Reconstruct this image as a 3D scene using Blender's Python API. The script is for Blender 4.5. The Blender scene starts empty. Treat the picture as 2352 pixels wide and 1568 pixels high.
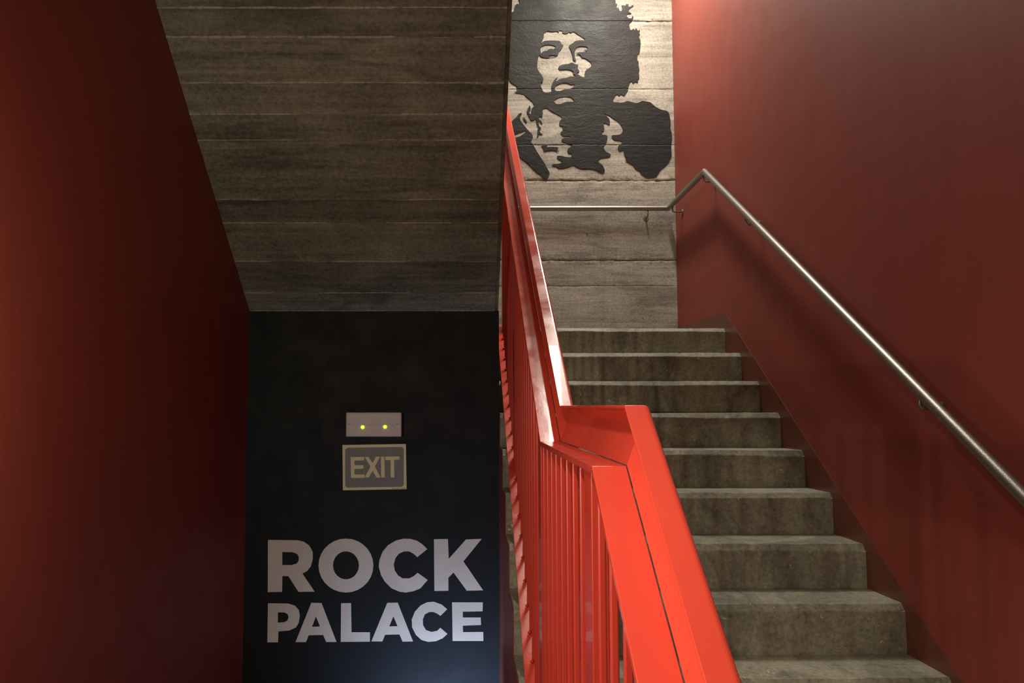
import bpy, math, random
from mathutils import Vector, Matrix, noise
from mathutils.geometry import tessellate_polygon
random.seed(7)
C = bpy.context.scene.collection
E = 1.57                      # eye height; heights below are written relative to it with Zr()
def Zr(z): return z + E

# ------------------------------------------------------------------ camera
cd = bpy.data.cameras.new('camera'); cam = bpy.data.objects.new('camera', cd); C.objects.link(cam)
cam.location = (0, 0, E); cam.rotation_euler = (math.radians(90 + 4.004), 0, 0)
cd.sensor_width = 36; cd.lens = 27.551; cd.shift_x = .045068; cd.shift_y = .017007
cd.clip_start = .02
bpy.context.scene.camera = cam

# ------------------------------------------------------------------ world + lights
wd = bpy.data.worlds.new('world'); bpy.context.scene.world = wd; wd.use_nodes = True
wd.node_tree.nodes['Background'].inputs[0].default_value = (1, .86, .72, 1)
wd.node_tree.nodes['Background'].inputs[1].default_value = 0.0
vs = bpy.context.scene.view_settings
vs.view_transform = 'Standard'; vs.look = 'None'; vs.gamma = 1; vs.use_curve_mapping = False
vs.exposure = 0.0
def area(name, loc, target, sx, sy, power, col):
    l = bpy.data.lights.new(name, 'AREA'); l.shape = 'RECTANGLE'; l.size = sx; l.size_y = sy
    l.energy = power; l.color = col
    o = bpy.data.objects.new(name, l); C.objects.link(o); o.location = loc
    o.rotation_euler = (Vector(target) - Vector(loc)).to_track_quat('-Z', 'Y').to_euler()
    return o
def point(name, loc, r, power, col):
    l = bpy.data.lights.new(name, 'POINT'); l.shadow_soft_size = r; l.energy = power; l.color = col
    o = bpy.data.objects.new(name, l); C.objects.link(o); o.location = loc; return o
# long ceiling luminaire over the upper landing
area('landing_light', (1.08, 5.02, Zr(3.70)), (1.08, 5.02, 0), .16, 1.0, 78, (1, .93, .79))
area('stair_light', (.74, 4.00, Zr(3.82)), (.74, 4.00, 0), .10, 1.0, 11, (1, .93, .79))
# luminaire of the lower landing, behind and left of the camera
el_ = area('entrance_light', (-.36, .40, Zr(1.35)), (.30, 1.2, Zr(-.3)), .16, .16, 7, (1, .90, .72)); el_.data.spread = math.radians(85)
# wall lamp of the lower landing, beside the left wall
point('wall_lamp', (-.90, 1.25, Zr(.12)), .025, 17, (1, .86, .62))
# cool lamp on the flight that leads down
point('hall_lamp', (-.93, .20, Zr(-.15)), .02, 36, (1, .94, .80))
bl_ = bpy.data.lights.new('basement_light', 'SPOT'); bl_.energy = 70; bl_.color = (.42, .60, 1); bl_.spot_size = math.radians(125); bl_.spot_blend = 1; bl_.shadow_soft_size = .06
bo_ = bpy.data.objects.new('basement_light', bl_); C.objects.link(bo_); bo_.location = (-.08, 3.55, Zr(-1.9))
bo_.rotation_euler = (Vector((-.05, 4.1, Zr(-1.6))) - bo_.location).to_track_quat('-Z', 'Y').to_euler()

# ------------------------------------------------------------------ traced outlines (metres, in the plane of their wall)
MURAL=[[[(0.5235,3.9329),(0.5157,3.9237),(0.5084,3.9206),(0.5071,3.9022),(0.5052,3.8745),(0.4932,3.8745),(0.4873,3.8868),(0.4993,3.9022),(0.5006,3.9206),(0.4936,3.9452),(0.4815,3.9255),(0.4724,3.9022),(0.4734,3.8806),(0.4842,3.8702),(0.4829,3.8592),(0.4931,3.8499),(0.4959,3.8315),(0.5079,3.8211),(0.5319,3.8297),(0.5367,3.8407),(0.5438,3.8223),(0.5466,3.7978),(0.5567,3.7733),(0.5541,3.7427),(0.549,3.7059),(0.5513,3.6906),(0.5597,3.6925),(0.5641,3.7151),(0.579,3.709),(0.5957,3.7133),(0.5761,3.7231),(0.5672,3.7365),(0.5703,3.7488),(0.5829,3.761),(0.5674,3.7745),(0.5616,3.7917),(0.5605,3.8101),(0.5677,3.8211),(0.5796,3.7978),(0.5903,3.7917),(0.5886,3.8039),(0.5797,3.8223),(0.5648,3.8297),(0.5607,3.8407),(0.568,3.853),(0.5829,3.8542),(0.5888,3.8407),(0.592,3.8653),(0.5951,3.8837),(0.5851,3.9083),(0.6044,3.9206),(0.6284,3.9218),(0.6522,3.9009),(0.7119,3.8684),(0.7387,3.8499),(0.7416,3.8358),(0.7204,3.8162),(0.7213,3.7825),(0.744,3.7745),(0.7468,3.7457),(0.7287,3.7292),(0.7333,3.7133),(0.7511,3.6968),(0.8062,3.6998),(0.8031,3.6888),(0.7582,3.6845),(0.7354,3.6784),(0.74,3.657),(0.7758,3.6479),(0.8056,3.6356),(0.8234,3.6265),(0.7874,3.6051),(0.7801,3.5929),(0.79,3.5655),(0.8157,3.5655),(0.8136,3.535),(0.7748,3.535),(0.7212,3.5472),(0.6973,3.5441),(0.7031,3.5258),(0.7506,3.4984),(0.7087,3.4814),(0.6729,3.4814),(0.6549,3.4723),(0.6728,3.465),(0.6966,3.4619),(0.7114,3.4467),(0.7442,3.4467),(0.786,3.4589),(0.828,3.4771),(0.8576,3.4558),(0.8932,3.4437),(0.9529,3.4449),(0.9945,3.4376),(1.0182,3.4224),(1.0479,3.4115),(1.0658,3.4194),(1.0632,3.4437),(1.0486,3.4741),(1.019,3.4954),(1.0162,3.5106),(1.0373,3.5277),(1.0911,3.535),(1.1152,3.5472),(1.1124,3.5594),(1.0738,3.5777),(1.0621,3.6021),(1.0576,3.6204),(1.0837,3.657),(1.0901,3.6876),(1.0873,3.7072),(1.0455,3.7121),(1.0516,3.7194),(1.0399,3.7378),(1.0608,3.7365),(1.0671,3.761),(1.0586,3.8009),(1.0766,3.8027),(1.1033,3.7855),(1.1112,3.7978),(1.1069,3.8346),(1.0892,3.853),(1.0608,3.8806),(1.1073,3.8622),(1.131,3.8407),(1.1785,3.8101),(1.2019,3.7733),(1.2087,3.7488),(1.2012,3.7243),(1.1831,3.7108),(1.1232,3.7072),(1.1201,3.6937),(1.1407,3.6693),(1.1825,3.6662),(1.2122,3.6521),(1.1639,3.6173),(1.1783,3.5807),(1.2114,3.596),(1.2167,3.5472),(1.2432,3.5228),(1.2162,3.5137),(1.2813,3.4741),(1.2929,3.4558),(1.3046,3.4406),(1.3342,3.4285),(1.3399,3.4072),(1.3634,3.389),(1.387,3.3738),(1.4526,3.3768),(1.4709,3.4011),(1.4893,3.4315),(1.5256,3.4619),(1.5622,3.5045),(1.5809,3.5533),(1.5762,3.6204),(1.5864,3.6876),(1.5841,3.7243),(1.5728,3.761),(1.5769,3.8223),(1.566,3.8837),(1.5454,3.9022),(1.5035,3.9083),(1.456,3.936),(1.4266,3.9667),(1.3967,3.9729),(1.3608,3.979),(1.3365,3.9649),(1.3125,3.9606),(1.2766,3.9698),(1.2408,3.979),(1.2226,3.9667),(1.1926,3.9637),(1.1326,3.9698),(1.139,3.9944),(1.1574,4.0252),(1.1695,4.0302),(1.1843,4.016),(1.1964,4.0283),(1.2054,4.0265),(1.2233,4.016),(1.2325,4.0314),(1.2541,4.0684),(1.2543,4.0869),(1.2669,4.124),(1.2791,4.1363),(1.2938,4.1147),(1.306,4.1301),(1.333,4.124),(1.3273,4.1425),(1.3426,4.161),(1.3372,4.2043),(1.3437,4.2353),(1.335,4.2539),(1.3386,4.2911),(1.3296,4.2973),(1.3272,4.3345),(1.3335,4.3531),(1.3425,4.3531),(1.349,4.3842),(1.3559,4.4401),(1.3533,4.465),(1.3416,4.4899),(1.3541,4.5149),(1.342,4.5149),(1.3546,4.5492),(1.3363,4.5336),(1.3216,4.5616),(1.3122,4.5398),(1.3004,4.5554),(1.2911,4.5429),(1.276,4.5429),(1.2677,4.596),(1.2922,4.6178),(1.3048,4.6491),(1.2928,4.6553),(1.2895,4.6366),(1.2683,4.6366),(1.2504,4.6522),(1.2476,4.6678),(1.2628,4.6722),(1.2931,4.6741),(1.2691,4.6897),(1.2663,4.7085),(1.3061,4.7367),(1.3002,4.7448),(1.2787,4.7273),(1.2637,4.7336),(1.267,4.7555),(1.2548,4.7461),(1.2458,4.7555),(1.2486,4.7367),(1.2093,4.743),(1.218,4.7148),(1.2117,4.6929),(1.1966,4.696),(1.185,4.7304),(1.1787,4.7148),(1.1729,4.7336),(1.1792,4.7524),(1.1641,4.7555),(1.1674,4.7774),(1.1497,4.8088),(1.1196,4.8213),(1.1079,4.859),(1.0596,4.8716),(1.0357,4.903),(0.9872,4.903),(0.939,4.9345),(0.8783,4.925),(0.8178,4.9471),(0.757,4.9313),(0.6964,4.9408),(0.6355,4.9093),(0.5749,4.9156),(0.5444,4.8779),(0.5019,4.8779),(0.4835,4.8402),(0.4411,4.8339),(0.4106,4.7931),(0.4195,4.7555),(0.4164,4.7448),(0.4014,4.7555),(0.3892,4.7461),(0.38,4.721),(0.3769,4.696),(0.3648,4.6897),(0.3071,4.646),(0.2828,4.596),(0.2344,4.5772),(0.2222,4.5211),(0.1979,4.4837),(0.2039,4.4339),(0.1856,4.378),(0.2157,4.3345),(0.2095,4.2849),(0.2516,4.2539),(0.2455,4.2229),(0.3055,4.1734),(0.3325,4.161),(0.3444,4.1301),(0.3653,4.1116),(0.3953,4.0962),(0.3982,4.0684),(0.3921,4.0499),(0.3741,4.053),(0.3831,4.0437),(0.4191,4.0376),(0.4371,4.0314),(0.4491,4.0314),(0.467,4.0129),(0.4938,3.9883),(0.5177,3.9698),(0.5266,3.9452)],[(0.5826,4.437),(0.6052,4.4775),(0.6055,4.5149),(0.6207,4.5273),(0.6389,4.5367),(0.6569,4.5304),(0.6871,4.5304),(0.7053,4.5336),(0.7233,4.5211),(0.7265,4.5411),(0.7536,4.5336),(0.7474,4.5211),(0.7655,4.5136),(0.7896,4.5149),(0.8049,4.5304),(0.8108,4.518),(0.8381,4.5323),(0.8531,4.5211),(0.8681,4.5086),(0.898,4.4899),(0.922,4.4744),(0.9279,4.4588),(0.8797,4.4619),(0.8434,4.4526),(0.8311,4.437),(0.7978,4.4184),(0.8096,4.3935),(0.8273,4.3469),(0.8311,4.3035),(0.8508,4.2923),(0.8569,4.2911),(0.8451,4.3221),(0.8425,4.3593),(0.8518,4.3935),(0.8671,4.409),(0.9033,4.414),(0.9394,4.409),(0.9483,4.3935),(0.9361,4.3842),(0.912,4.3842),(0.939,4.3717),(0.9389,4.3624),(0.9148,4.3655),(0.8787,4.3643),(0.8575,4.3562),(0.8635,4.35),(0.8845,4.3469),(0.8993,4.3221),(0.9264,4.3159),(0.9503,4.3004),(0.9711,4.2787),(0.9727,4.2539),(0.9556,4.2384),(0.9284,4.2229),(0.9191,4.1981),(0.9219,4.1796),(0.9157,4.1641),(0.8947,4.1703),(0.8589,4.1951),(0.856,4.2012),(0.8831,4.2074),(0.8653,4.2353),(0.8717,4.2663),(0.8476,4.2694),(0.8207,4.2849),(0.7934,4.2712),(0.7513,4.2663),(0.7211,4.2539),(0.7149,4.2384),(0.7268,4.2229),(0.7509,4.226),(0.787,4.2291),(0.8171,4.2229),(0.832,4.2105),(0.8318,4.192),(0.8497,4.1765),(0.8346,4.1703),(0.8106,4.1734),(0.7804,4.161),(0.7323,4.1549),(0.699,4.1332),(0.6961,4.1425),(0.7144,4.1703),(0.6902,4.1518),(0.678,4.1363),(0.6627,4.1054),(0.6624,4.0561),(0.6533,4.0468),(0.6172,4.0437),(0.5963,4.053),(0.5786,4.0993),(0.5788,4.1301),(0.5937,4.1178),(0.6,4.1487),(0.5971,4.1672),(0.5643,4.2105),(0.5525,4.2415),(0.5558,4.2973),(0.5682,4.3469),(0.5831,4.3283),(0.6072,4.3208),(0.6313,4.319),(0.6795,4.3252),(0.7158,4.3407),(0.719,4.3655),(0.7464,4.3966),(0.7574,4.4215),(0.7406,4.4339),(0.7318,4.4526),(0.7107,4.4588),(0.6323,4.4576),(0.6081,4.4557)],[(0.5788,4.4028),(0.5958,4.4153),(0.626,4.4264),(0.6561,4.4246),(0.6923,4.4153),(0.6994,4.4059),(0.686,4.3935),(0.6709,4.3842),(0.674,4.3935),(0.6438,4.3904),(0.6256,4.3749),(0.6165,4.3686),(0.6257,4.3811),(0.5955,4.3686),(0.5833,4.3531),(0.5786,4.3717)],[(0.6374,4.3332),(0.6615,4.3419),(0.7037,4.3407),(0.6856,4.3314),(0.6554,4.3264)],[(0.6866,4.0807),(0.6957,4.0993),(0.7199,4.1116),(0.75,4.1221),(0.786,4.119),(0.813,4.1067),(0.8491,4.1116),(0.8339,4.0931),(0.8127,4.0746),(0.7736,4.0715),(0.7495,4.0653),(0.7254,4.0561),(0.6984,4.0573),(0.6865,4.0684)],[(0.6768,3.976),(0.6889,3.9914),(0.725,4.0068),(0.7791,4.0129),(0.815,4.0068),(0.8388,3.9821),(0.8267,3.9698),(0.7907,3.9729),(0.7607,3.9667),(0.7306,3.9544),(0.6976,3.9544)]],[[(0.4303,3.8837),(0.4333,3.8745),(0.4182,3.853),(0.4181,3.8285),(0.4418,3.7917),(0.4716,3.7549),(0.4894,3.7365),(0.5132,3.7121),(0.516,3.6815),(0.4979,3.6601),(0.5246,3.6204),(0.5541,3.5655),(0.6014,3.4924),(0.6396,3.4194),(0.6425,3.4011),(0.6213,3.3556),(0.6064,3.3617),(0.5769,3.3951),(0.5472,3.4133),(0.4642,3.4984),(0.3958,3.5533),(0.3571,3.5716),(0.3035,3.6082),(0.2558,3.657),(0.268,3.7182),(0.304,3.7549),(0.3371,3.7947),(0.3581,3.8223),(0.3882,3.8469),(0.4093,3.8776)],[(0.3397,3.6937),(0.3756,3.7121),(0.4056,3.7243),(0.4595,3.7439),(0.4643,3.7365),(0.4474,3.7182),(0.4114,3.6968),(0.3635,3.6815)]],[[(0.4392,3.8542),(0.4541,3.8407),(0.4719,3.8101),(0.4688,3.799),(0.448,3.8223)]],[[(0.5725,3.6338),(0.6024,3.6356),(0.6334,3.6314),(0.6262,3.6234),(0.6142,3.6112),(0.65,3.6155),(0.7068,3.6143),(0.7127,3.6051),(0.6976,3.5899),(0.7244,3.5807),(0.7065,3.5777),(0.6797,3.5899),(0.6259,3.5868),(0.602,3.5807),(0.5962,3.6051),(0.5844,3.6234)]]]
LETTERS=[[[(-1.021,0.921),(-0.8708,0.9198),(-0.8363,0.9125),(-0.8074,0.8927),(-0.7898,0.8617),(-0.7882,0.8278),(-0.7974,0.7884),(-0.817,0.7631),(-0.8408,0.7507),(-0.7767,0.6592),(-0.86,0.6581),(-0.9127,0.7378),(-0.9441,0.7378),(-0.9439,0.6581),(-1.0175,0.657)],[(-0.9461,0.86),(-0.8928,0.8588),(-0.8698,0.8504),(-0.861,0.8363),(-0.8607,0.8166),(-0.8719,0.8008),(-0.8975,0.794),(-0.945,0.794)]],[[(-0.476,0.7912),(-0.4793,0.7608),(-0.4895,0.7319),(-0.506,0.706),(-0.5282,0.6845),(-0.5548,0.6682),(-0.5845,0.6581),(-0.6158,0.6547),(-0.6472,0.6581),(-0.6771,0.6682),(-0.704,0.6845),(-0.7266,0.706),(-0.7438,0.7319),(-0.7546,0.7608),(-0.7585,0.7912),(-0.7554,0.8217),(-0.7453,0.8506),(-0.7288,0.8766),(-0.7066,0.8984),(-0.68,0.9147),(-0.6502,0.9249),(-0.6187,0.9283),(-0.5872,0.9249),(-0.5571,0.9147),(-0.5301,0.8984),(-0.5075,0.8766),(-0.4905,0.8506),(-0.4798,0.8217)],[(-0.5503,0.7923),(-0.5529,0.7724),(-0.5606,0.754),(-0.5729,0.7388),(-0.5888,0.7279),(-0.607,0.7222),(-0.626,0.7222),(-0.6443,0.7279),(-0.6605,0.7388),(-0.6731,0.754),(-0.6812,0.7724),(-0.6842,0.7923),(-0.6817,0.8123),(-0.674,0.8307),(-0.6617,0.846),(-0.6458,0.8569),(-0.6275,0.8626),(-0.6085,0.8626),(-0.5901,0.8569),(-0.574,0.846),(-0.5613,0.8307),(-0.5532,0.8123)]],[[(-0.1989,0.8746),(-0.223,0.8984),(-0.2517,0.917),(-0.2862,0.9266),(-0.3206,0.9278),(-0.3607,0.9182),(-0.4006,0.8955),(-0.429,0.8617),(-0.4459,0.8166),(-0.4479,0.7828),(-0.4367,0.7434),(-0.4165,0.7097),(-0.382,0.676),(-0.3419,0.6592),(-0.3077,0.6547),(-0.2678,0.662),(-0.2336,0.676),(-0.196,0.7181),(-0.2482,0.7546),(-0.2681,0.7378),(-0.2909,0.7265),(-0.3252,0.7265),(-0.3481,0.7406),(-0.3654,0.7659),(-0.3713,0.7968),(-0.363,0.8278),(-0.3459,0.8504),(-0.3202,0.8628),(-0.2916,0.8628),(-0.2686,0.8504),(-0.2502,0.8335)]],[[(-0.1646,0.9249),(-0.0924,0.9261),(-0.0882,0.825),(0.0005,0.9238),(0.0819,0.9266),(-0.0127,0.812),(0.0889,0.6659),(0.005,0.6637),(-0.0636,0.7558),(-0.0898,0.7293),(-0.0897,0.6637),(-0.1616,0.6626)]],[[(-1.0154,0.601),(-0.9116,0.5993),(-0.8773,0.5893),(-0.857,0.5669),(-0.8509,0.539),(-0.856,0.5027),(-0.8699,0.4793),(-0.9038,0.4637),(-0.9594,0.4598),(-0.9608,0.4048),(-1.0153,0.4048)],[(-0.9633,0.5552),(-0.928,0.5541),(-0.9119,0.5446),(-0.9088,0.5278),(-0.9148,0.5139),(-0.93,0.5055),(-0.9636,0.5038)]],[[(-0.7931,0.6032),(-0.7406,0.6021),(-0.6614,0.4065),(-0.7143,0.4065),(-0.73,0.4415),(-0.8039,0.4404),(-0.8176,0.4059),(-0.8711,0.4059)],[(-0.7682,0.5345),(-0.7471,0.4843),(-0.788,0.4827)]],[[(-0.6403,0.601),(-0.589,0.6021),(-0.5852,0.4554),(-0.4908,0.4554),(-0.491,0.4081),(-0.6398,0.407)]],[[(-0.4032,0.6032),(-0.3496,0.6043),(-0.27,0.4092),(-0.3234,0.4081),(-0.3395,0.4443),(-0.4134,0.4426),(-0.4268,0.4092),(-0.4836,0.4092)],[(-0.3714,0.5351),(-0.35,0.486),(-0.3921,0.4849)]],[[(-0.0953,0.5708),(-0.1249,0.5948),(-0.1649,0.6088),(-0.1991,0.606),(-0.2332,0.5893),(-0.2616,0.5585),(-0.2773,0.5195),(-0.2754,0.4804),(-0.2554,0.4415),(-0.2268,0.4165),(-0.1927,0.407),(-0.153,0.4104),(-0.1189,0.4248),(-0.0939,0.4471),(-0.1304,0.4777),(-0.1474,0.4626),(-0.1758,0.4571),(-0.2043,0.4665),(-0.2192,0.4916),(-0.2204,0.5195),(-0.2103,0.5446),(-0.1875,0.5568),(-0.1647,0.5568),(-0.1448,0.5474),(-0.1305,0.5373)]],[[(-0.0708,0.6055),(0.0871,0.6055),(0.0859,0.5602),(-0.0155,0.5585),(-0.0155,0.5295),(0.0762,0.5295),(0.0778,0.4916),(-0.0155,0.4882),(-0.0143,0.456),(0.0892,0.4571),(0.0897,0.4115),(-0.0677,0.4115)]]]
SIGN=[(-0.6416,1.4083),(-0.3118,1.4133),(-0.3066,1.1809),(-0.6367,1.175)]
SIGNPANEL=[(-0.3376,1.3979),(-0.333,1.3972),(-0.3288,1.3952),(-0.3255,1.3919),(-0.3234,1.3878),(-0.3226,1.3832),(-0.3216,1.2079),(-0.3223,1.2033),(-0.3244,1.1992),(-0.3277,1.1959),(-0.3318,1.1937),(-0.3365,1.1929),(-0.61,1.1887),(-0.6146,1.1894),(-0.6188,1.1914),(-0.6222,1.1946),(-0.6243,1.1987),(-0.6251,1.2033),(-0.627,1.3785),(-0.6263,1.3831),(-0.6242,1.3873),(-0.6209,1.3906),(-0.6168,1.3928),(-0.6122,1.3936)]
SIGNLET=[[(-0.5981,1.3462),(-0.5283,1.3468),(-0.5288,1.329),(-0.5786,1.328),(-0.5777,1.3043),(-0.5313,1.3043),(-0.5311,1.2862),(-0.5775,1.2852),(-0.5773,1.2565),(-0.5249,1.2565),(-0.5247,1.2391),(-0.595,1.2384)],[(-0.5257,1.3468),(-0.5051,1.3475),(-0.4839,1.3148),(-0.4666,1.3478),(-0.4453,1.3485),(-0.4721,1.2967),(-0.4412,1.2407),(-0.4624,1.2401),(-0.4836,1.2763),(-0.5022,1.2407),(-0.5241,1.2424),(-0.4947,1.2967)],[(-0.441,1.3478),(-0.4234,1.3485),(-0.4199,1.2414),(-0.4385,1.2407)],[(-0.4194,1.3485),(-0.3447,1.3495),(-0.3446,1.333),(-0.3728,1.3313),(-0.3705,1.2414),(-0.3894,1.2407),(-0.391,1.3303),(-0.4176,1.3303)]]
LAMP=[(-0.6195,1.5764),(-0.3319,1.5797),(-0.3312,1.4551),(-0.6171,1.4501),(-0.5315,1.5016),(-0.416,1.5032),(-0.6129,1.515),(-0.3464,1.5183)]
WALLJ=[4.9278,4.6151,4.0722,3.6318,3.352,2.734,2.5367]
SOFJ=[2.695,2.794,2.885,3.039,3.153,3.254,3.508,3.619,3.815,3.991]

# ------------------------------------------------------------------ helpers
def new_mesh(name, verts, faces, mat=None, parent=None, smooth=False, mats=None, fm=None):
    me = bpy.data.meshes.new(name); me.from_pydata([tuple(v) for v in verts], [], faces); me.update()
    o = bpy.data.objects.new(name, me); C.objects.link(o)
    for m in (mats or ([mat] if mat else [])): me.materials.append(m)
    if fm:
        for p, i in zip(me.polygons, fm): p.material_index = i
    if smooth:
        for p in me.polygons: p.use_smooth = True
    if parent: adopt(o, parent)
    return o
def adopt(o, parent):
    """keep world coordinates of the mesh while parenting under an empty"""
    o.parent = parent; o.matrix_parent_inverse = Matrix.Translation(parent.location).inverted() if parent.type == 'EMPTY' else Matrix.Identity(4)
def thing(name, label, cat, loc, group=None):
    o = bpy.data.objects.new(name, None); C.objects.link(o); o.location = loc
    o.empty_display_size = .1
    o['label'] = label; o['category'] = cat
    if group: o['group'] = group
    return o
class MB:
    def __init__(s): s.v = []; s.f = []
    def box(s, x0, x1, y0, y1, z0, z1):
        n = len(s.v)
        s.v += [(x0,y0,z0),(x1,y0,z0),(x1,y1,z0),(x0,y1,z0),(x0,y0,z1),(x1,y0,z1),(x1,y1,z1),(x0,y1,z1)]
        s.f += [tuple(n+i for i in q) for q in ((0,3,2,1),(4,5,6,7),(0,1,5,4),(1,2,6,5),(2,3,7,6),(3,0,4,7))]; return s
    def prism(s, poly, x0, x1):
        """poly of (y,z) extruded along x"""
        n = len(s.v); k = len(poly)
        s.v += [(x0, y, z) for y, z in poly] + [(x1, y, z) for y, z in poly]
        s.f += [tuple(n+i for i in range(k)), tuple(n+k+i for i in reversed(range(k)))]
        s.f += [(n+(i+1) % k, n+i, n+k+i, n+k+(i+1) % k) for i in range(k)]; return s
    def tube(s, path, r, seg=16, caps=True):
        P = [Vector(p) for p in path]; n = len(s.v)
        for i, p in enumerate(P):
            a = (P[i]-P[i-1]).normalized() if i else (P[1]-P[0]).normalized()
            b = (P[i+1]-P[i]).normalized() if i < len(P)-1 else a
            t = (a+b).normalized(); k = 1/max(.35, t.dot(a))
            bi = a.cross(b)
            if bi.length < 1e-5:
                u = t.cross(Vector((0,0,1)))
                if u.length < .1: u = t.cross(Vector((1,0,0)))
                u.normalize(); w = u.cross(t).normalized(); ku = 1; kw = 1
                ref_u, ref_w = u, w
            u = t.cross(Vector((.31,.17,.93))).normalized(); w = u.cross(t).normalized()
            m = t.cross(bi).normalized() if bi.length > 1e-5 else None
            for j in range(seg):
                g = 2*math.pi*j/seg; d = (u*math.cos(g)+w*math.sin(g))*r
                if m is not None: d += m*d.dot(m)*(k-1)
                s.v.append(tuple(p+d))
        for i in range(len(P)-1):
            for j in range(seg):
                a0 = n+i*seg+j; a1 = n+i*seg+(j+1) % seg
                s.f.append((a0, a1, a1+seg, a0+seg))
        if caps:
            s.f.append(tuple(n+j for j in reversed(range(seg)))); s.f.append(tuple(n+(len(P)-1)*seg+j for j in range(seg)))
        return s
    def build(s, name, mat, parent=None, smooth=False, bevel=0, seg=2, **k):
        o = new_mesh(name, s.v, s.f, mat, parent, smooth, **k)
        fix(o)
        if bevel:
            m = o.modifiers.new('bevel', 'BEVEL'); m.width = bevel; m.segments = seg; m.limit_method = 'ANGLE'; m.angle_limit = .6
        return o
def fix(o):
    import bmesh
    b = bmesh.new(); b.from_mesh(o.data); bmesh.ops.recalc_face_normals(b, faces=b.faces); b.to_mesh(o.data); b.free()
def flat_poly(name, loops, y, depth, mat, parent=None, smoothit=0):
    """loops of (x,z); first is the outline, the others holes. Thin plate from y (front) to y+depth."""
    L = []
    for lp in loops:
        q = [Vector((a, b)) for a, b in lp]
        for _ in range(smoothit):
            r = []
            for i in range(len(q)):
                a, b = q[i], q[(i+1) % len(q)]
                r += [a*.8+b*.2, a*.2+b*.8]
            q = r
        L.append([(p.x, p.y) for p in q])
    flat = [p for l in L for p in l]
    tris = tessellate_polygon([[Vector((x, z, 0)) for x, z in l] for l in L])
    n = len(flat)
    V = [(x, y, z) for x, z in flat] + [(x, y+depth, z) for x, z in flat]
    F = []
    for t in tris:
        a, b, c = t
        A, B, Cc = flat[a], flat[b], flat[c]
        cr = (B[0]-A[0])*(Cc[1]-A[1])-(B[1]-A[1])*(Cc[0]-A[0])
        if cr < 0: a, c = c, a          # counter-clockwise seen from -y
        F.append((a, b, c)); F.append((c+n, b+n, a+n))
    k = 0
    for l in L:
        m = len(l)
        for i in range(m): F.append((k+i, k+(i+1) % m, k+(i+1) % m+n, k+i+n))
        k += m
    return new_mesh(name, V, F, mat, parent)

# ------------------------------------------------------------------ materials
def mat(name):
    m = bpy.data.materials.new(name); m.use_nodes = True
    nt = m.node_tree; b = nt.nodes['Principled BSDF']; return m, nt, b
def N(nt, t, **k):
    n = nt.nodes.new(t)
    for a, v in k.items():
        if a.startswith('i_'):
            key = a[2:].replace('_', ' ')
            n.inputs[int(key) if key.isdigit() else key].default_value = v
        else: setattr(n, a, v)
    return n
def pos(nt, scale=(1, 1, 1)):
    g = N(nt, 'ShaderNodeNewGeometry'); m = N(nt, 'ShaderNodeMapping'); m.inputs['Scale'].default_value = scale
    nt.links.new(g.outputs['Position'], m.inputs['Vector']); return m.outputs[0]
def nz(nt, vec, sc, det=6, rough=.6, dist=0):
    n = N(nt, 'ShaderNodeTexNoise'); n.inputs['Scale'].default_value = sc; n.inputs['Detail'].default_value = det
    n.inputs['Roughness'].default_value = rough; n.inputs['Distortion'].default_value = dist
    nt.links.new(vec, n.inputs['Vector']); return n.outputs['Fac']
def ramp(nt, fac, stops):
    r = N(nt, 'ShaderNodeValToRGB'); e = r.color_ramp.elements
    while len(e) < len(stops): e.new(.5)
    for s, (p, c) in zip(e, stops): s.position = p; s.color = (*c, 1) if len(c) == 3 else c
    nt.links.new(fac, r.inputs[0]); return r.outputs[0]
def mixc(nt, fac, a, b, mode='MIX'):
    m = N(nt, 'ShaderNodeMix', data_type='RGBA', blend_type=mode)
    for s, v in ((0, fac), (6, a), (7, b)):
        if isinstance(v, (int, float)): m.inputs[s].default_value = v
        elif isinstance(v, tuple): m.inputs[s].default_value = (*v, 1)
        else: nt.links.new(v, m.inputs[s])
    return m.outputs[2]
def mth(nt, op, a, b=0.):
    m = N(nt, 'ShaderNodeMath', operation=op)
    for s, v in ((0, a), (1, b)):
        if isinstance(v, (int, float)): m.inputs[s].default_value = v
        else: nt.links.new(v, m.inputs[s])
    return m.outputs[0]
def bump(nt, b, h, dist, strength=1.):
    n = N(nt, 'ShaderNodeBump'); n.inputs['Distance'].default_value = dist; n.inputs['Strength'].default_value = strength
    nt.links.new(h, n.inputs['Height']); nt.links.new(n.outputs[0], b.inputs['Normal'])

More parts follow.
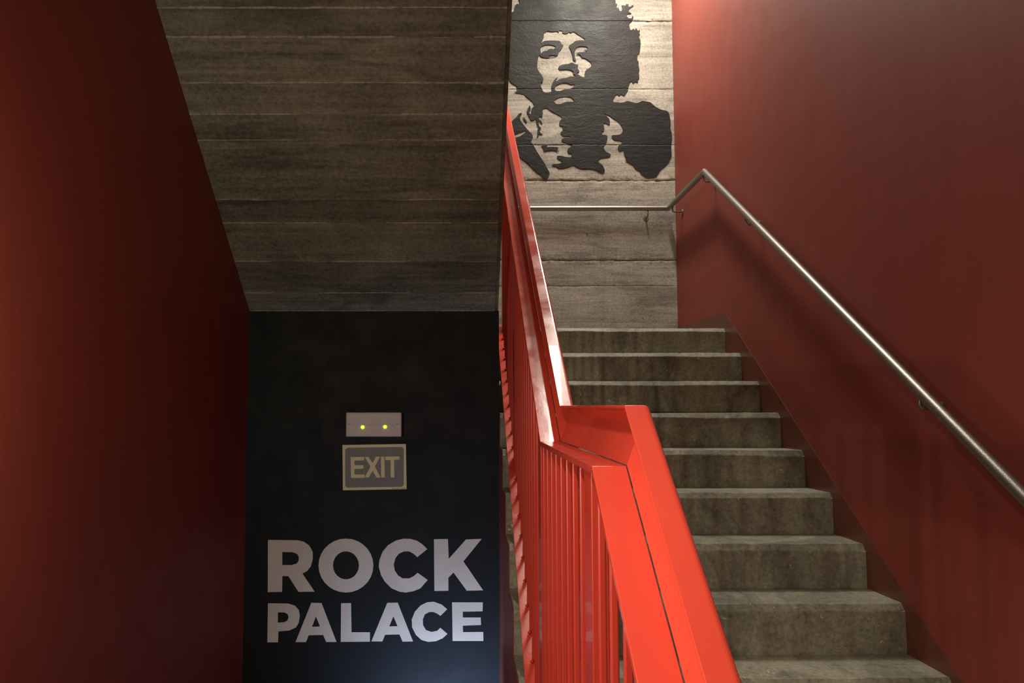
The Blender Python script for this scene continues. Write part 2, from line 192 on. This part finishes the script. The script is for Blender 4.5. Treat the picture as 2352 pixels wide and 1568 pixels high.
def concrete(name, dark, mid, light, grain=(.7, .7, 14), rough=.75, bumpd=.004, speck=.0, pits=.3, vary=0):
    m, nt, b = mat(name)
    board = nz(nt, pos(nt, grain), 2.2, 8, .65, .4)
    cloud = nz(nt, pos(nt), 2.6, 7, .62, .6)
    fine = nz(nt, pos(nt), 60, 6, .7)
    f = mth(nt, 'ADD', mth(nt, 'MULTIPLY', board, .5), mth(nt, 'MULTIPLY', cloud, .5))
    col = ramp(nt, f, [(.40, dark), (.5, mid), (.61, light)])
    col = mixc(nt, .55, col, ramp(nt, fine, [(.3, tuple(c*.55 for c in dark)), (.5, mid), (.72, light)]))
    if speck:
        s = ramp(nt, nz(nt, pos(nt), 34, 3, .6, 1.2), [(.66, (0,0,0)), (.70, (1,1,1))])
        msk = ramp(nt, nz(nt, pos(nt), 5, 3, .5), [(.46, (0,0,0)), (.62, (1,1,1))])
        k = mth(nt, 'MULTIPLY', mth(nt, 'MULTIPLY', s, msk), speck)
        col = mixc(nt, k, col, tuple(min(1, c*1.7) for c in light))
    blot = ramp(nt, nz(nt, pos(nt, (grain[0]*.8, 1, grain[2]*.25+.4)), 1.7, 9, .7, 1.0), [(.42, (.66,)*3), (.50, (1,)*3), (.60, (1.0,)*3)])
    col = mixc(nt, 1, col, blot, 'MULTIPLY')
    pit = ramp(nt, nz(nt, pos(nt), 45, 2, .5, .5), [(.26, (0,0,0)), (.31, (1,1,1))])
    pk = ramp(nt, nz(nt, pos(nt), 3.2, 3, .5), [(.45, (0,0,0)), (.65, (1,1,1))])
    pit = mth(nt, 'MAXIMUM', pit, mth(nt, 'SUBTRACT', 1, mth(nt, 'MULTIPLY', pk, pits)))
    col = mixc(nt, pit, tuple(c*.35 for c in dark), col)
    if vary:
        oi = N(nt, 'ShaderNodeObjectInfo'); v = mth(nt, 'ADD', mth(nt, 'MULTIPLY', oi.outputs['Random'], vary), 1-vary/2)
        cx = N(nt, 'ShaderNodeCombineColor')
        for i in range(3): nt.links.new(v, cx.inputs[i])
        col = mixc(nt, 1, col, cx.outputs[0], 'MULTIPLY')
    nt.links.new(col, b.inputs['Base Color'])
    nt.links.new(ramp(nt, cloud, [(.3, (rough-.12,)*3), (.7, (min(1, rough+.12),)*3)]), b.inputs['Roughness'])
    h = mth(nt, 'ADD', mth(nt, 'MULTIPLY', board, .8), mth(nt, 'ADD', mth(nt, 'MULTIPLY', fine, .35), mth(nt, 'MULTIPLY', pit, .25)))
    bump(nt, b, h, bumpd)
    return m
M = {}
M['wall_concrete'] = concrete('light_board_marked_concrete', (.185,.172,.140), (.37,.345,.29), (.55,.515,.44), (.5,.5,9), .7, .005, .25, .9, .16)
M['soffit_concrete'] = concrete('shaded_board_marked_concrete', (.07,.066,.047), (.155,.147,.108), (.30,.28,.215), (.6,14,14), .8, .004, .15, .25, .3)  # same concrete as the wall, with the underside's shade put into its colour
M['fin'] = concrete('pale_casting_fin', (.17,.157,.115), (.36,.33,.25), (.52,.475,.37), (20,20,20), .8, .002)
M['step_concrete'] = concrete('worn_step_concrete', (.15,.150,.108), (.30,.297,.22), (.50,.485,.375), (2.4,1.6,1.6), .6, .003, 1., .15)
def paint(name, col, var=.12, rough=.5, bumps=.0015, coat=0, mottle=2.0, spec=.5):
    m, nt, b = mat(name)
    c = nz(nt, pos(nt), mottle, 5, .55, .3)
    base = ramp(nt, c, [(.3, tuple(x*(1-var) for x in col)), (.7, tuple(x*(1+var) for x in col))])
    nt.links.new(base, b.inputs['Base Color'])
    nt.links.new(ramp(nt, nz(nt, pos(nt), 7, 4), [(.35, (rough-.05,)*3), (.65, (rough+.07,)*3)]), b.inputs['Roughness'])
    b.inputs['Specular IOR Level'].default_value = spec
    b.inputs['Coat Weight'].default_value = coat
    h = mth(nt, 'ADD', mth(nt, 'MULTIPLY', nz(nt, pos(nt, (1,1,.25)), 6, 5, .55), 1.), mth(nt, 'MULTIPLY', nz(nt, pos(nt), 120, 3), .12))
    bump(nt, b, h, bumps)
    return m
M['red_wall'] = paint('matt_red_wall_paint', (.27,.049,.033), .06, .58, .002, 0, 2, .5)
M['red_band'] = paint('brown_red_skirting_paint', (.155,.048,.030), .08, .32, .002)
M['black_wall'] = paint('black_wall_paint', (.0085,.0105,.011), .10, .6, .001, 0, 2, .25)
M['red_steel'] = paint('red_enamelled_steel', (.68,.070,.042), .04, .19, .0008, .25)
M['red_bar'] = paint('red_bar_enamel', (.56,.046,.027), .05, .36, .0008, .15)
def mural_paint():
    m, nt, b = mat('black_mural_paint')
    nt.links.new(ramp(nt, nz(nt, pos(nt, (1,1,3)), 8, 5), [(.3, (.012,.012,.012)), (.7, (.021,.021,.020))]), b.inputs['Base Color'])
    nt.links.new(ramp(nt, nz(nt, pos(nt), 5, 4), [(.35, (.45,)*3), (.65, (.62,)*3)]), b.inputs['Roughness'])
    b.inputs['Specular IOR Level'].default_value = .24
    g = N(nt, 'ShaderNodeNewGeometry'); sp = N(nt, 'ShaderNodeSeparateXYZ'); nt.links.new(g.outputs['Position'], sp.inputs[0])
    wob = mth(nt, 'MULTIPLY', mth(nt, 'SUBTRACT', nz(nt, pos(nt, (9,1,1)), 2, 4), .5), .02)
    z = mth(nt, 'ADD', sp.outputs[2], wob); line = None
    for q in WALLJ[1:4]:                       # the board joints of the wall print through the paint
        d = mth(nt, 'MINIMUM', mth(nt, 'DIVIDE', mth(nt, 'ABSOLUTE', mth(nt, 'SUBTRACT', z, q)), .006), 1.)
        line = d if line is None else mth(nt, 'MULTIPLY', line, d)
    h = mth(nt, 'ADD', mth(nt, 'ADD', line, mth(nt, 'MULTIPLY', nz(nt, pos(nt, (1,1,3)), 7, 8, .65, .5), 1.3)), mth(nt, 'MULTIPLY', nz(nt, pos(nt), 70, 4, .7), .6))
    bump(nt, b, h, .0035); return m
M['mural'] = mural_paint()
M['letter'] = paint('beige_lettering_paint', (.70,.61,.49), .06, .55, .001, 0, 6)
M['dark_gap'] = paint('dark_joint', (.03,.02,.015), .1, .8)
def metal():
    m, nt, b = mat('galvanised_steel')
    c = nz(nt, pos(nt), 220, 4, .8)
    nt.links.new(ramp(nt, c, [(.3, (.22,.205,.18)), (.7, (.46,.44,.40))]), b.inputs['Base Color'])
    b.inputs['Metallic'].default_value = .85; b.inputs['Roughness'].default_value = .38
    bump(nt, b, nz(nt, pos(nt), 400, 3), .0005); return m
M['steel'] = metal()
def plain(name, col, rough=.5, emit=None, es=0, trans=0, grainy=0):
    m, nt, b = mat(name)
    if grainy:
        nt.links.new(ramp(nt, nz(nt, pos(nt), 260, 4, .8), [(.35, tuple(x*(1-grainy) for x in col)), (.65, tuple(x*(1+grainy) for x in col))]), b.inputs['Base Color'])
    else: b.inputs['Base Color'].default_value = (*col, 1)
    b.inputs['Roughness'].default_value = rough
    if emit: b.inputs['Emission Color'].default_value = (*emit, 1); b.inputs['Emission Strength'].default_value = es
    return m
M['sign_yellow'] = plain('luminescent_sign_yellow', (.80,.71,.36), .45)
M['sign_grey'] = plain('sign_grey', (.20,.185,.16), .5, grainy=.28)
M['print'] = plain('small_dark_print', (.05,.045,.04), .6)
M['lamp_body'] = plain('frosted_lamp_cover', (.58,.48,.46), .4, grainy=.04)
M['lamp_rim'] = plain('lamp_base_plastic', (.25,.20,.21), .4)
M['led'] = plain('green_led', (.4,.8,.02), .3, (.42, .95, .0), 3.0)
M['cream'] = plain('white_ceiling_paint', (.55,.50,.44), .8, grainy=.02)

# ------------------------------------------------------------------ the setting
XL, XR, YF, YBK, SX = -1.14, 1.604, 5.9, 4.10, .175
G, R = .2719, .17504
def nose(k): return (2.6605 + G*k, Zr(-.8709 + R*k))      # k = 0 lowest visible nosing ... 8 = upper landing
TOPY, TOPZ = nose(8)
def structure(mb, name, m, **k):
    o = mb.build(name, m, **k); o['kind'] = 'structure'; return o
ZB, ZT = Zr(-3.2), Zr(4.05)
YN = -2.4
structure(MB().box(XR, XR+.2, YN, YF+.25, ZB, ZT), 'wall_right', M['red_wall'])
structure(MB().box(XL-.2, XL, YN, YF+.25, ZB, ZT), 'wall_left', M['red_wall'])
structure(MB().box(XL-.2, XR+.2, YN-.2, YN, ZB, ZT), 'wall_near', M['red_wall'])
structure(MB().box(XL-.2, XR+.2, YN-.2, YF+.25, ZT, ZT+.15), 'ceiling', M['cream'])
structure(MB().box(XL-.2, XR+.2, YN-.2, YF+.25, ZB-.15, ZB), 'floor', M['step_concrete'])
# far wall: backing, with each concrete lift cast as a band of its own
fw = structure(MB().box(XL, XR, YF+.03, YF+.25, ZB, ZT), 'wall_far', M['wall_concrete'])
def rough_band(name, x0, x1, a0, a1, place, m, parent, seed, dx=.02, ragged=.004, deep=.006, amp=.0016, off=0., lip=.0, rg=(1, 1)):
    """a cast concrete board imprint: grid with ragged recessed long edges. place(x, a, h) -> world point, h out of the surface"""
    nx = int((x1-x0)/dx)+1
    rows = [a0, a0+.003, a0+.008]; k = max(2, int((a1-a0)/dx))
    rows += [a0+.008+(a1-a0-.016)*i/k for i in range(1, k)]
    rows += [a1-.008, a1-.003, a1]
    V = []; F = []; nr = len(rows)
    for i, a in enumerate(rows):
        for j in range(nx):
            x = x0+(x1-x0)*j/(nx-1)
            edge = min(i, nr-1-i); q_ = rg[0] if i < nr/2 else rg[1]
            h = off+amp*noise.noise(Vector((x*3, a*9, seed*7.1)))+amp*.7*noise.noise(Vector((x*14, a*20, seed)))
            aa = a
            if edge == 0: h = -deep*q_
            elif edge == 1:
                h += -deep*.6*q_*abs(noise.noise(Vector((x*18, seed*3.3, i))))*2
            elif edge == 2:
                h += lip*q_*noise.noise(Vector((x*11, seed*2.3, i)))
            if edge < 3 and 0 < i < nr-1:
                aa += ragged*q_*noise.noise(Vector((x*16, seed*5.7, i//3)))*(1 if i < nr/2 else -1)
            if edge == 0: aa = a
            V.append(place(x, aa, h))
    for i in range(nr-1):
        for j in range(nx-1):
            q = i*nx+j; F.append((q, q+1, q+nx+1, q+nx))
    if deep < 0:
        fm = []
        for i in range(nr-1):
            for j in range(nx-1):
                fm.append(1 if i in (0, nr-2) and noise.noise(Vector((j*dx*2.5, seed*4.4, 2))) > -.12 else 0)
        return new_mesh(name, V, F, None, parent, True, mats=[m, M['fin']], fm=fm)
    if max(rg) > .9:
        fm = []
        for i in range(nr-1):
            for j in range(nx-1):
                near = (i in (1, 2, 3) and rg[0] > .9) or (i in (nr-3, nr-4) and rg[1] > .9)
                fm.append(1 if near and noise.noise(Vector((j*dx*9, seed*4.4, i*.8))) > .05 else 0)
        return new_mesh(name, V, F, None, parent, True, mats=[m, M['fin']], fm=fm)
    return new_mesh(name, V, F, m, parent, True)
edges = [ZB] + [Zr(-.4)] + sorted(WALLJ[1:]) + [ZT]
edges = sorted(set(edges)); ROUGHJ = (4.6151, 3.352, 2.734)
for i in range(len(edges)-1):
    if edges[i+1] < TOPZ-.05: continue
    rough_band('concrete_band', XL, XR, max(edges[i], TOPZ-.3), edges[i+1], lambda x, a, h: (x, YF-h, a), M['wall_concrete'], fw, i+1, .016,
               .007, .012, .0022, (.0, .0012)[i % 2], .006, rg=[(1., .22)[not any(abs(e-q) < .01 for q in ROUGHJ)] for e in (edges[i], edges[i+1])])

# black wall that closes the space below the upper flight
SOFT = .73
def sof(y): return Zr(.5478) + SOFT*(4.09-y)
structure(MB().prism([(YBK, ZB), (YBK+.2, ZB), (YBK+.2, sof(YBK+.2)+.001), (YBK, sof(YBK)+.001)], XL, SX-.001), 'wall_middle', M['black_wall'])
# painted band that follows the steps on the right wall
band = [(1.2, nose(0)[1]-.02+.0-.3-.66)] 
bl = lambda y: Zr(.6293) + .6716*(y-4.8206)
zz = []
for k in range(8, -1, -1):
    y, z = nose(k); zz += [(y+.02, z-.03)] if k == 8 else [(nose(k+1)[0]+.03, z-.03), (y+.03, z-.03)]
low = [(YF-.001, TOPZ-.03)] + zz + [(nose(0)[0]+.03, Zr(-1.06)), (1.3, Zr(-1.06))]
upl = [(1.3, bl(2.35)), (2.35, bl(2.35)), (4.8206, bl(4.8206)), (YF-.001, bl(4.8206)+.02)]
mbp = MB(); mbp.prism(upl+low, XR-.0025, XR+.01)
structure(mbp, 'baseboard_right', M['red_band'])

# ------------------------------------------------------------------ lower staircase (the one that climbs to the mural)
st = thing('staircase', 'worn grey concrete staircase climbing beside the right red wall', 'staircase', (.9, 1.2, Zr(-1.57)))
def step_mesh(k, y, z, y_next, drop=.2, x0=SX, x1=XR-.003, seed=0):
    """tread with a chamfered nosing, surfaces a little uneven"""
    c = .021; nx = 70
    yr = y - c                                 # riser face
    prof = [(yr+.004, z-drop), (yr-.001, z-.165), (yr, z-.10), (yr, z-c-.004), (yr+.002, z-c), (y-.002, z-.001), (y+.006, z), (y+.12, z), (y_next, z), (y_next, z-drop)]
    V = []; F = []; n = len(prof)
    for j in range(nx):
        x = x0+(x1-x0)*j/(nx-1)
        sag = .003*noise.noise(Vector((x*1.3, k*3.1+seed, .5)))
        for i, (py, pz) in enumerate(prof):
            wob = noise.noise(Vector((x*7, k*2.7+seed, i*.9)))
            wob2 = noise.noise(Vector((x*38, k*5.7+seed, i*1.9)))
            dy = dz = 0
            if 0 < i < 9: dy = .0014*wob; dz = .0013*wob + sag
            if i in (3, 4, 5, 6): dz += .0022*wob2; dy += .0012*wob2
            if i in (3, 4): dz += .006*noise.noise(Vector((x*2.3, k*1.7+seed, 4)))
            ex = 0
            if j in (0, nx-1):
                s = 1 if j == 0 else -1
                if i in (4, 5): dy += .004; 
            V.append((x+ex, py+dy, pz+dz))
    for j in range(nx-1):
        for i in range(n):
            a = j*n+i; b = j*n+(i+1) % n
            F.append((a, b, b+n, a+n))
    F.append(tuple(range(n-1, -1, -1))); F.append(tuple((nx-1)*n+i for i in range(n)))
    fm = [0]*(len(F)-2)+[0, 0]
    return V, F, fm
for k in range(0, 8):
    y, z = nose(k); V, F, fm = step_mesh(k, y, z, nose(k+1)[0]-.015)
    o = new_mesh('step', V, F, None, st, mats=[M['step_concrete'], M['red_wall']], fm=fm); fix(o)
# three steps below the intermediate landing
LZ = Zr(-.8709-R)
low_steps = [(1.44-.262*i, LZ-R*i) for i in range(3)]
for i, (y, z) in enumerate(low_steps):
    yn = nose(0)[0]-.015 if i == 0 else low_steps[i-1][0]-.015
    V, F, fm = step_mesh(20+i, y, z, yn, seed=11)
    o = new_mesh('step' if i else 'intermediate_landing', V, F, None, st, mats=[M['step_concrete'], M['red_wall']], fm=fm); fix(o)
# top landing slab spans the whole shaft
V, F, fm = step_mesh(8, TOPY, TOPZ, YF-.016, x1=XR-.003)
o = new_mesh('upper_landing', V, F, None, st, mats=[M['step_concrete'], M['red_wall']], fm=fm); fix(o)
MB().box(XL+.001, SX-.002, TOPY-.02, YF-.016, TOPZ-.18, TOPZ).build('upper_landing', M['step_concrete'], st)
# painted body of the flight (its side is the narrow purple-red face next to the black wall)
body = [(.62, ZB)] + [(.62, Zr(-1.575))]
prof = [(.40, ZB), (.40, Zr(-1.572))]
for y, z in reversed(low_steps): prof += [(y+.0, z-R+.001), (y+.0, z-.035)]
for k in range(0, 9):
    y, z = nose(k); prof += [(y+.0, z-R-.035+.0), (y+.0, z-.035)]
prof += [(YF-.017, TOPZ-.035), (YF-.017, TOPZ-.16), (TOPY+.22, TOPZ-.16), (3.2, ZB)]
MB().prism(prof, SX+.003, XR-.004).build('flight_body', M['step_concrete'], st)
# paint skin on the side, its edge brushed a little short of the steps
skin = [(.40, ZB), (.40, Zr(-1.58))]
def wavy(P, n=5, a=.006):
    o = []
    for (y0, z0), (y1, z1) in zip(P, P[1:]):
        for i in range(n):
            t = i/n; y = y0+(y1-y0)*t; z = z0+(z1-z0)*t
            o.append((y+a*noise.noise(Vector((y*9, z*9, 1))), z+a*noise.noise(Vector((y*9, z*9, 5)))))
    return o + [P[-1]]
edge = []
for y, z in reversed(low_steps): edge += [(y-.010, z-R-.02), (y-.010, z-.024)]
for k in range(0, 6):
    y, z = nose(k); edge += [(y-.010, z-R-.015), (y-.010, z-.022)]
skin += wavy(edge) + [(YBK-.0015, edge[-1][1]), (YBK-.0015, ZB)]
skin = [(y, z) for y, z in skin if y < YBK+.2]
MB().prism(skin, SX-.0022, SX+.004).build('painted_side', M['red_wall'], st)

# entrance landing the camera stands on and the flight that leads down on the left
ls = thing('lower_staircase', 'concrete flight going down on the left below the black wall', 'staircase', (-.5, 1, Zr(-1.57)))
MB().box(XL+.001, SX-.004, .37, .92, Zr(-1.72), Zr(-1.57)).build('entrance_landing', M['step_concrete'], ls)
MB().box(XL+.001, XR-.001, YN+.001, .37, Zr(-1.72), Zr(-1.57)).build('entrance_landing', M['step_concrete'], ls)
for i in range(8):
    y = .925+.27*i; z = Zr(-1.57)-R*(i+1)
    MB().box(XL+.001, SX-.004, y, y+.268, z-.25, z).build('step', M['step_concrete'], ls, bevel=.008)

# ------------------------------------------------------------------ upper flight, seen from below
uf = thing('upper_staircase', 'shaded board-marked concrete flight seen from below, rising towards the viewer', 'staircase', (-.5, 4.3, Zr(.55)))
UY0, UY1 = 4.40, 1.15
th = .0
ch = .018
def up(y, h=0): return sof(y)+h
XU = .171
slab_o = MB()
n = 0
pr = [(XL+.001, 0.), (XU-ch, 0.), (XU, ch), (XU, .20), (XL+.001, .20)]
vv = []
for y in (UY0, UY1):
    for x, h in pr: vv.append((x, y, sof(y)+h+.004))
k5 = len(pr)
slab_o.v = vv; slab_o.f = [tuple(range(k5)), tuple(k5+i for i in reversed(range(k5)))]+[((i+1) % k5, i, k5+i, k5+(i+1) % k5) for i in range(k5)]
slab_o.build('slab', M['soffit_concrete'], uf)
js = [sof_y for sof_y in SOFJ]
js = [UY1, 1.32, 1.50, 1.66, 1.83, 1.98, 2.16, 2.31, 2.48, 2.62] + js[1:] + [YBK]
js = sorted(set(js))
kk = math.sqrt(1+SOFT*SOFT)
for i in range(len(js)-1):
    def place(x, a, h, ): return (x, a-h*SOFT/kk, sof(a)-h/kk)
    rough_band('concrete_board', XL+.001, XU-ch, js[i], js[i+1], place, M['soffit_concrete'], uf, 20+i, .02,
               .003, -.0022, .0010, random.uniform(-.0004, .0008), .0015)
for i in range(13):
    y = 4.40-.24*i; z = TOPZ+R*(i+1)
    MB().prism([(y, z), (y-.238, z), (y-.238, z-.10), (y, z-R)], XL+.002, XU).build('step', M['step_concrete'], uf, bevel=.006)
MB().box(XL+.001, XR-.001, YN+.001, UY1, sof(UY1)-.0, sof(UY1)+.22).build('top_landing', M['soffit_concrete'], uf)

# ------------------------------------------------------------------ balustrade
bal = thing('balustrade', 'red steel balustrade with a folded rail and flat bars along the concrete steps', 'railing', (.24, 2.4, Zr(-1.05)))
RA = (2.318, Zr(.024)); RB = (1.367, Zr(.015)); sf = .6663; sn = .735
pathR = [(5.86, RA[1]+sf*(5.86-RA[0])), RA, RB, (.70, RB[1]-sn*(RB[0]-.70))]
def sweep(profile, path, closed=True):
    """profile of (x, v): v is measured vertically; swept along path of (y, z)"""
    mb = MB(); n = len(profile)
    for y, z in path:
        for x, v in profile: mb.v.append((x, y, z+v))
    for i in range(len(path)-1):
        for j in range(n):
            a = i*n+j; b = i*n+(j+1) % n; mb.f.append((a, b, b+n, a+n))
    mb.f.append(tuple(range(n))); mb.f.append(tuple((len(path)-1)*n+i for i in reversed(range(n))))
    return mb
t = .006
def arc(cx, cv, r, a0, a1, n=6): return [(cx+r*math.cos(math.radians(a0+(a1-a0)*i/n)), cv+r*math.sin(math.radians(a0+(a1-a0)*i/n))) for i in range(n+1)]
ro = .010
outer = [(.276, 0)] + arc(.320-ro, -ro, ro, 90, -20) + [(.2835, -.104)]
inner = [(.2785, -.104)] + arc(.320-ro, -ro, ro-t, -20, 90)[::1] + [(.276, -t)]
rail = sweep(outer+inner, pathR); rail.build('folded_rail', M['red_steel'], bal, bevel=.0015)
fl = [(.218, -.105), (.2778, -.105), (.2778, -.119), (.218, -.119)]
sweep(fl, pathR).build('lower_flange', M['red_steel'], bal, bevel=.0015)
sweep([(.2772,-.107), (.2787,-.107), (.2787,-.117), (.2772,-.117)], pathR).build('gap_shade_strip', M['dark_gap'], bal)  # dark strip that paints the shade in the gap between flange and rail
# bottom flat
def nl(y): return Zr(-.8709)+ (R/G)*(y-2.6605)
BO = .013
pb = [(4.85, nl(4.85)+BO), (2.40, nl(2.40)+BO), (1.46, nl(2.40)+BO), (.76, nl(2.40)+BO-.668*(1.46-.76))]
sweep([(.194, 0), (.262, 0), (.262, -.008), (.194, -.008)], pb).build('bottom_flat', M['red_steel'], bal, bevel=.001)
def interp(P, y):
    for (y0, z0), (y1, z1) in zip(P, P[1:]):
        if y1 <= y <= y0: return z1+(z0-z1)*(y-y1)/(y0-y1)
    return P[0][1]
def railz(y): return interp(pathR, y)-.117
for k in range(-21, 21):
    y = 2.70+.1045*k
    if y < .80 or y > 4.84: continue
    post = k in (-18, -3, -12, 9, 20)
    w, d = (.030, .08) if post else (.0138, .010)
    x0 = .2225
    z0 = interp(pb, y)-.001
    mb = MB(); mb.box(x0, x0+w, y-d/2, y+d/2, z0, railz(y))
    # follow the slope of the flange at the top
    zt = [railz(y-d/2), railz(y+d/2)]; zb = [interp(pb, y-d/2)-.002, interp(pb, y+d/2)-.002]
    mb.v[4] = (*mb.v[4][:2], zt[0]); mb.v[5] = (*mb.v[5][:2], zt[0]); mb.v[6] = (*mb.v[6][:2], zt[1]); mb.v[7] = (*mb.v[7][:2], zt[1])
    mb.v[0] = (*mb.v[0][:2], zb[0]); mb.v[1] = (*mb.v[1][:2], zb[0]); mb.v[2] = (*mb.v[2][:2], zb[1]); mb.v[3] = (*mb.v[3][:2], zb[1])
    o = mb.build('post' if post else 'bar', M['red_bar'], bal, bevel=.003 if not post else .002, seg=2)
    # little weld at the foot
    if not post:
        wm = MB(); wm.tube([(x0-.004, y-.009, z0+.002), (x0+.004, y-.004, z0+.009)], .005, 8); wm.build('weld', M['red_bar'], o if False else bal, smooth=True)

# ------------------------------------------------------------------ handrail on the wall
hr = thing('handrail', 'galvanised steel tube handrail bracketed to the red wall and the far wall', 'handrail', (1.53, 4.93, Zr(1.1)))
XH = 1.53; rr = .0195
P = [(-.75, 5.83, Zr(1.548)), (XH, 5.83, Zr(1.548)), (XH, 4.93, Zr(1.548)), (XH, 1.35, Zr(1.548)-.6430*(4.93-1.35))]
MB().tube(P, rr, 28).build('tube', M['steel'], hr, smooth=True)
for o in [hr.children[-1]]:
    m = o.modifiers.new('edge', 'EDGE_SPLIT'); m.split_angle = .6
def bracket(px, py, pz, dirx, diry):
    """rod from under the tube, down, then out to a round plate on the wall"""
    d = Vector((dirx, diry, 0)); p = Vector((px, py, pz))
    q = [p-Vector((0,0,rr-.004)), p-Vector((0,0,.045))]
    for i in range(1, 6):
        a = math.pi/2*i/5; q.append(p-Vector((0,0,.045))+d*.014*(1-math.cos(a))-Vector((0,0,.014*math.sin(a))))
    end = p+d*.066-Vector((0,0,.059)); q.append(end)
    o = MB().tube(q, .006, 12).build('bracket', M['steel'], hr, smooth=True)
    b = MB().tube([end, end+d*.006], .021, 24).build('wall_plate', M['steel'], o, smooth=False)
    b.matrix_parent_inverse = Matrix.Identity(4)
    return o
bracket(1.375, 5.83, Zr(1.548), 0, 1)
bracket(.35, 5.83, Zr(1.548), 0, 1)
bracket(XH, 5.71, Zr(1.548), 1, 0)
bracket(XH, 4.95, Zr(1.548), 1, 0)
hz = lambda y: Zr(1.548)-.6430*(4.93-y)
for y in (4.22, 2.645): bracket(XH, y, hz(y), 1, 0)

# ------------------------------------------------------------------ mural, lettering, signs
mu = thing('mural', 'black stencil mural of a person with big round hair on the concrete wall', 'mural', (.95, 5.89, TOPZ+1.2))
names = ['painted_figure', 'lapel', 'eyelet', 'fold_line']
for nm, loops in zip(names, MURAL):
    flat_poly(nm, loops, 5.8935, .0015, M['mural'], mu, 1)
lt = thing('lettering', 'large beige painted words ROCK PALACE on the black wall', 'lettering', (-.45, 4.098, Zr(-1.19)))
for lp in LETTERS:
    flat_poly('letter', lp, 4.0985, .0012, M['letter'], lt)
sg = thing('exit_sign', 'pale yellow and grey rectangular EXIT sign below the emergency lamp', 'sign', (-.47, 4.098, Zr(-.39)))
flat_poly('sign_plate', [SIGN], 4.0955, .004, M['sign_yellow'], sg)
flat_poly('sign_field', [SIGNPANEL], 4.0948, .0006, M['sign_grey'], sg)
for lp in SIGNLET: flat_poly('letter', [lp], 4.0941, .0006, M['sign_yellow'], sg)
x = -.383
for i, wd_ in enumerate([.004,.003,.005,.004,0,.004,.005,.003,.004,0,.003,0,.004,.004,.003,.005]):
    if wd_: flat_poly('small_print', [[(x, Zr(-.3862)), (x+wd_*.8, Zr(-.3862)), (x+wd_*.8, Zr(-.3838)), (x, Zr(-.3838))]], 4.0948, .0004, M['print'], sg)
    x += .0042
el = thing('emergency_lamp', 'small pinkish rectangular emergency lamp with two green lights above the EXIT sign', 'lamp', (-.475, 4.1, Zr(-.11)))
LAx0, LAx1, LAz0, LAz1 = -.6183, -.3316, 1.4526, 1.578
MB().box(LAx0+.006, LAx1-.006, 4.078, 4.099, LAz0+.006, LAz1-.006).build('base', M['lamp_rim'], el, bevel=.002)
MB().box(LAx0, LAx1, 4.05, 4.082, LAz0, LAz1).build('cover', M['lamp_body'], el, bevel=.005, seg=3)
for (x, z) in ((-.5315, 1.5016), (-.416, 1.5032)):
    mb = MB(); mb.tube([(x, 4.0505, z), (x, 4.0475, z), (x, 4.0462, z)], .0085, 20); mb.build('indicator_light', M['led'], el)
for (x, z) in ((-.6005, 1.5155), (-.3535, 1.518)):
    mb = MB(); mb.box(x-.006, x+.006, 4.0485, 4.0505, z-.0015, z+.0015); mb.build('cover_clip', M['sign_grey'], el)
MB().box(-.585, -.372, 4.0493, 4.0503, 1.5125, 1.5135).build('moulding_line', M['lamp_rim'], el)
# ceiling luminaire that lights the upper landing
cl = thing('ceiling_luminaire', 'long white ceiling lamp above the upper landing', 'lamp', (1.08, 5.02, ZT))
MB().box(.96, 1.20, 4.44, 5.60, Zr(3.72), ZT-.001).build('housing', M['cream'], cl, bevel=.01)
cl2 = thing('ceiling_luminaire', 'short white ceiling lamp above the concrete steps', 'lamp', (.74, 4.00, ZT))
MB().box(.67, .81, 3.48, 4.52, Zr(3.84), ZT-.001).build('housing', M['cream'], cl2, bevel=.01)
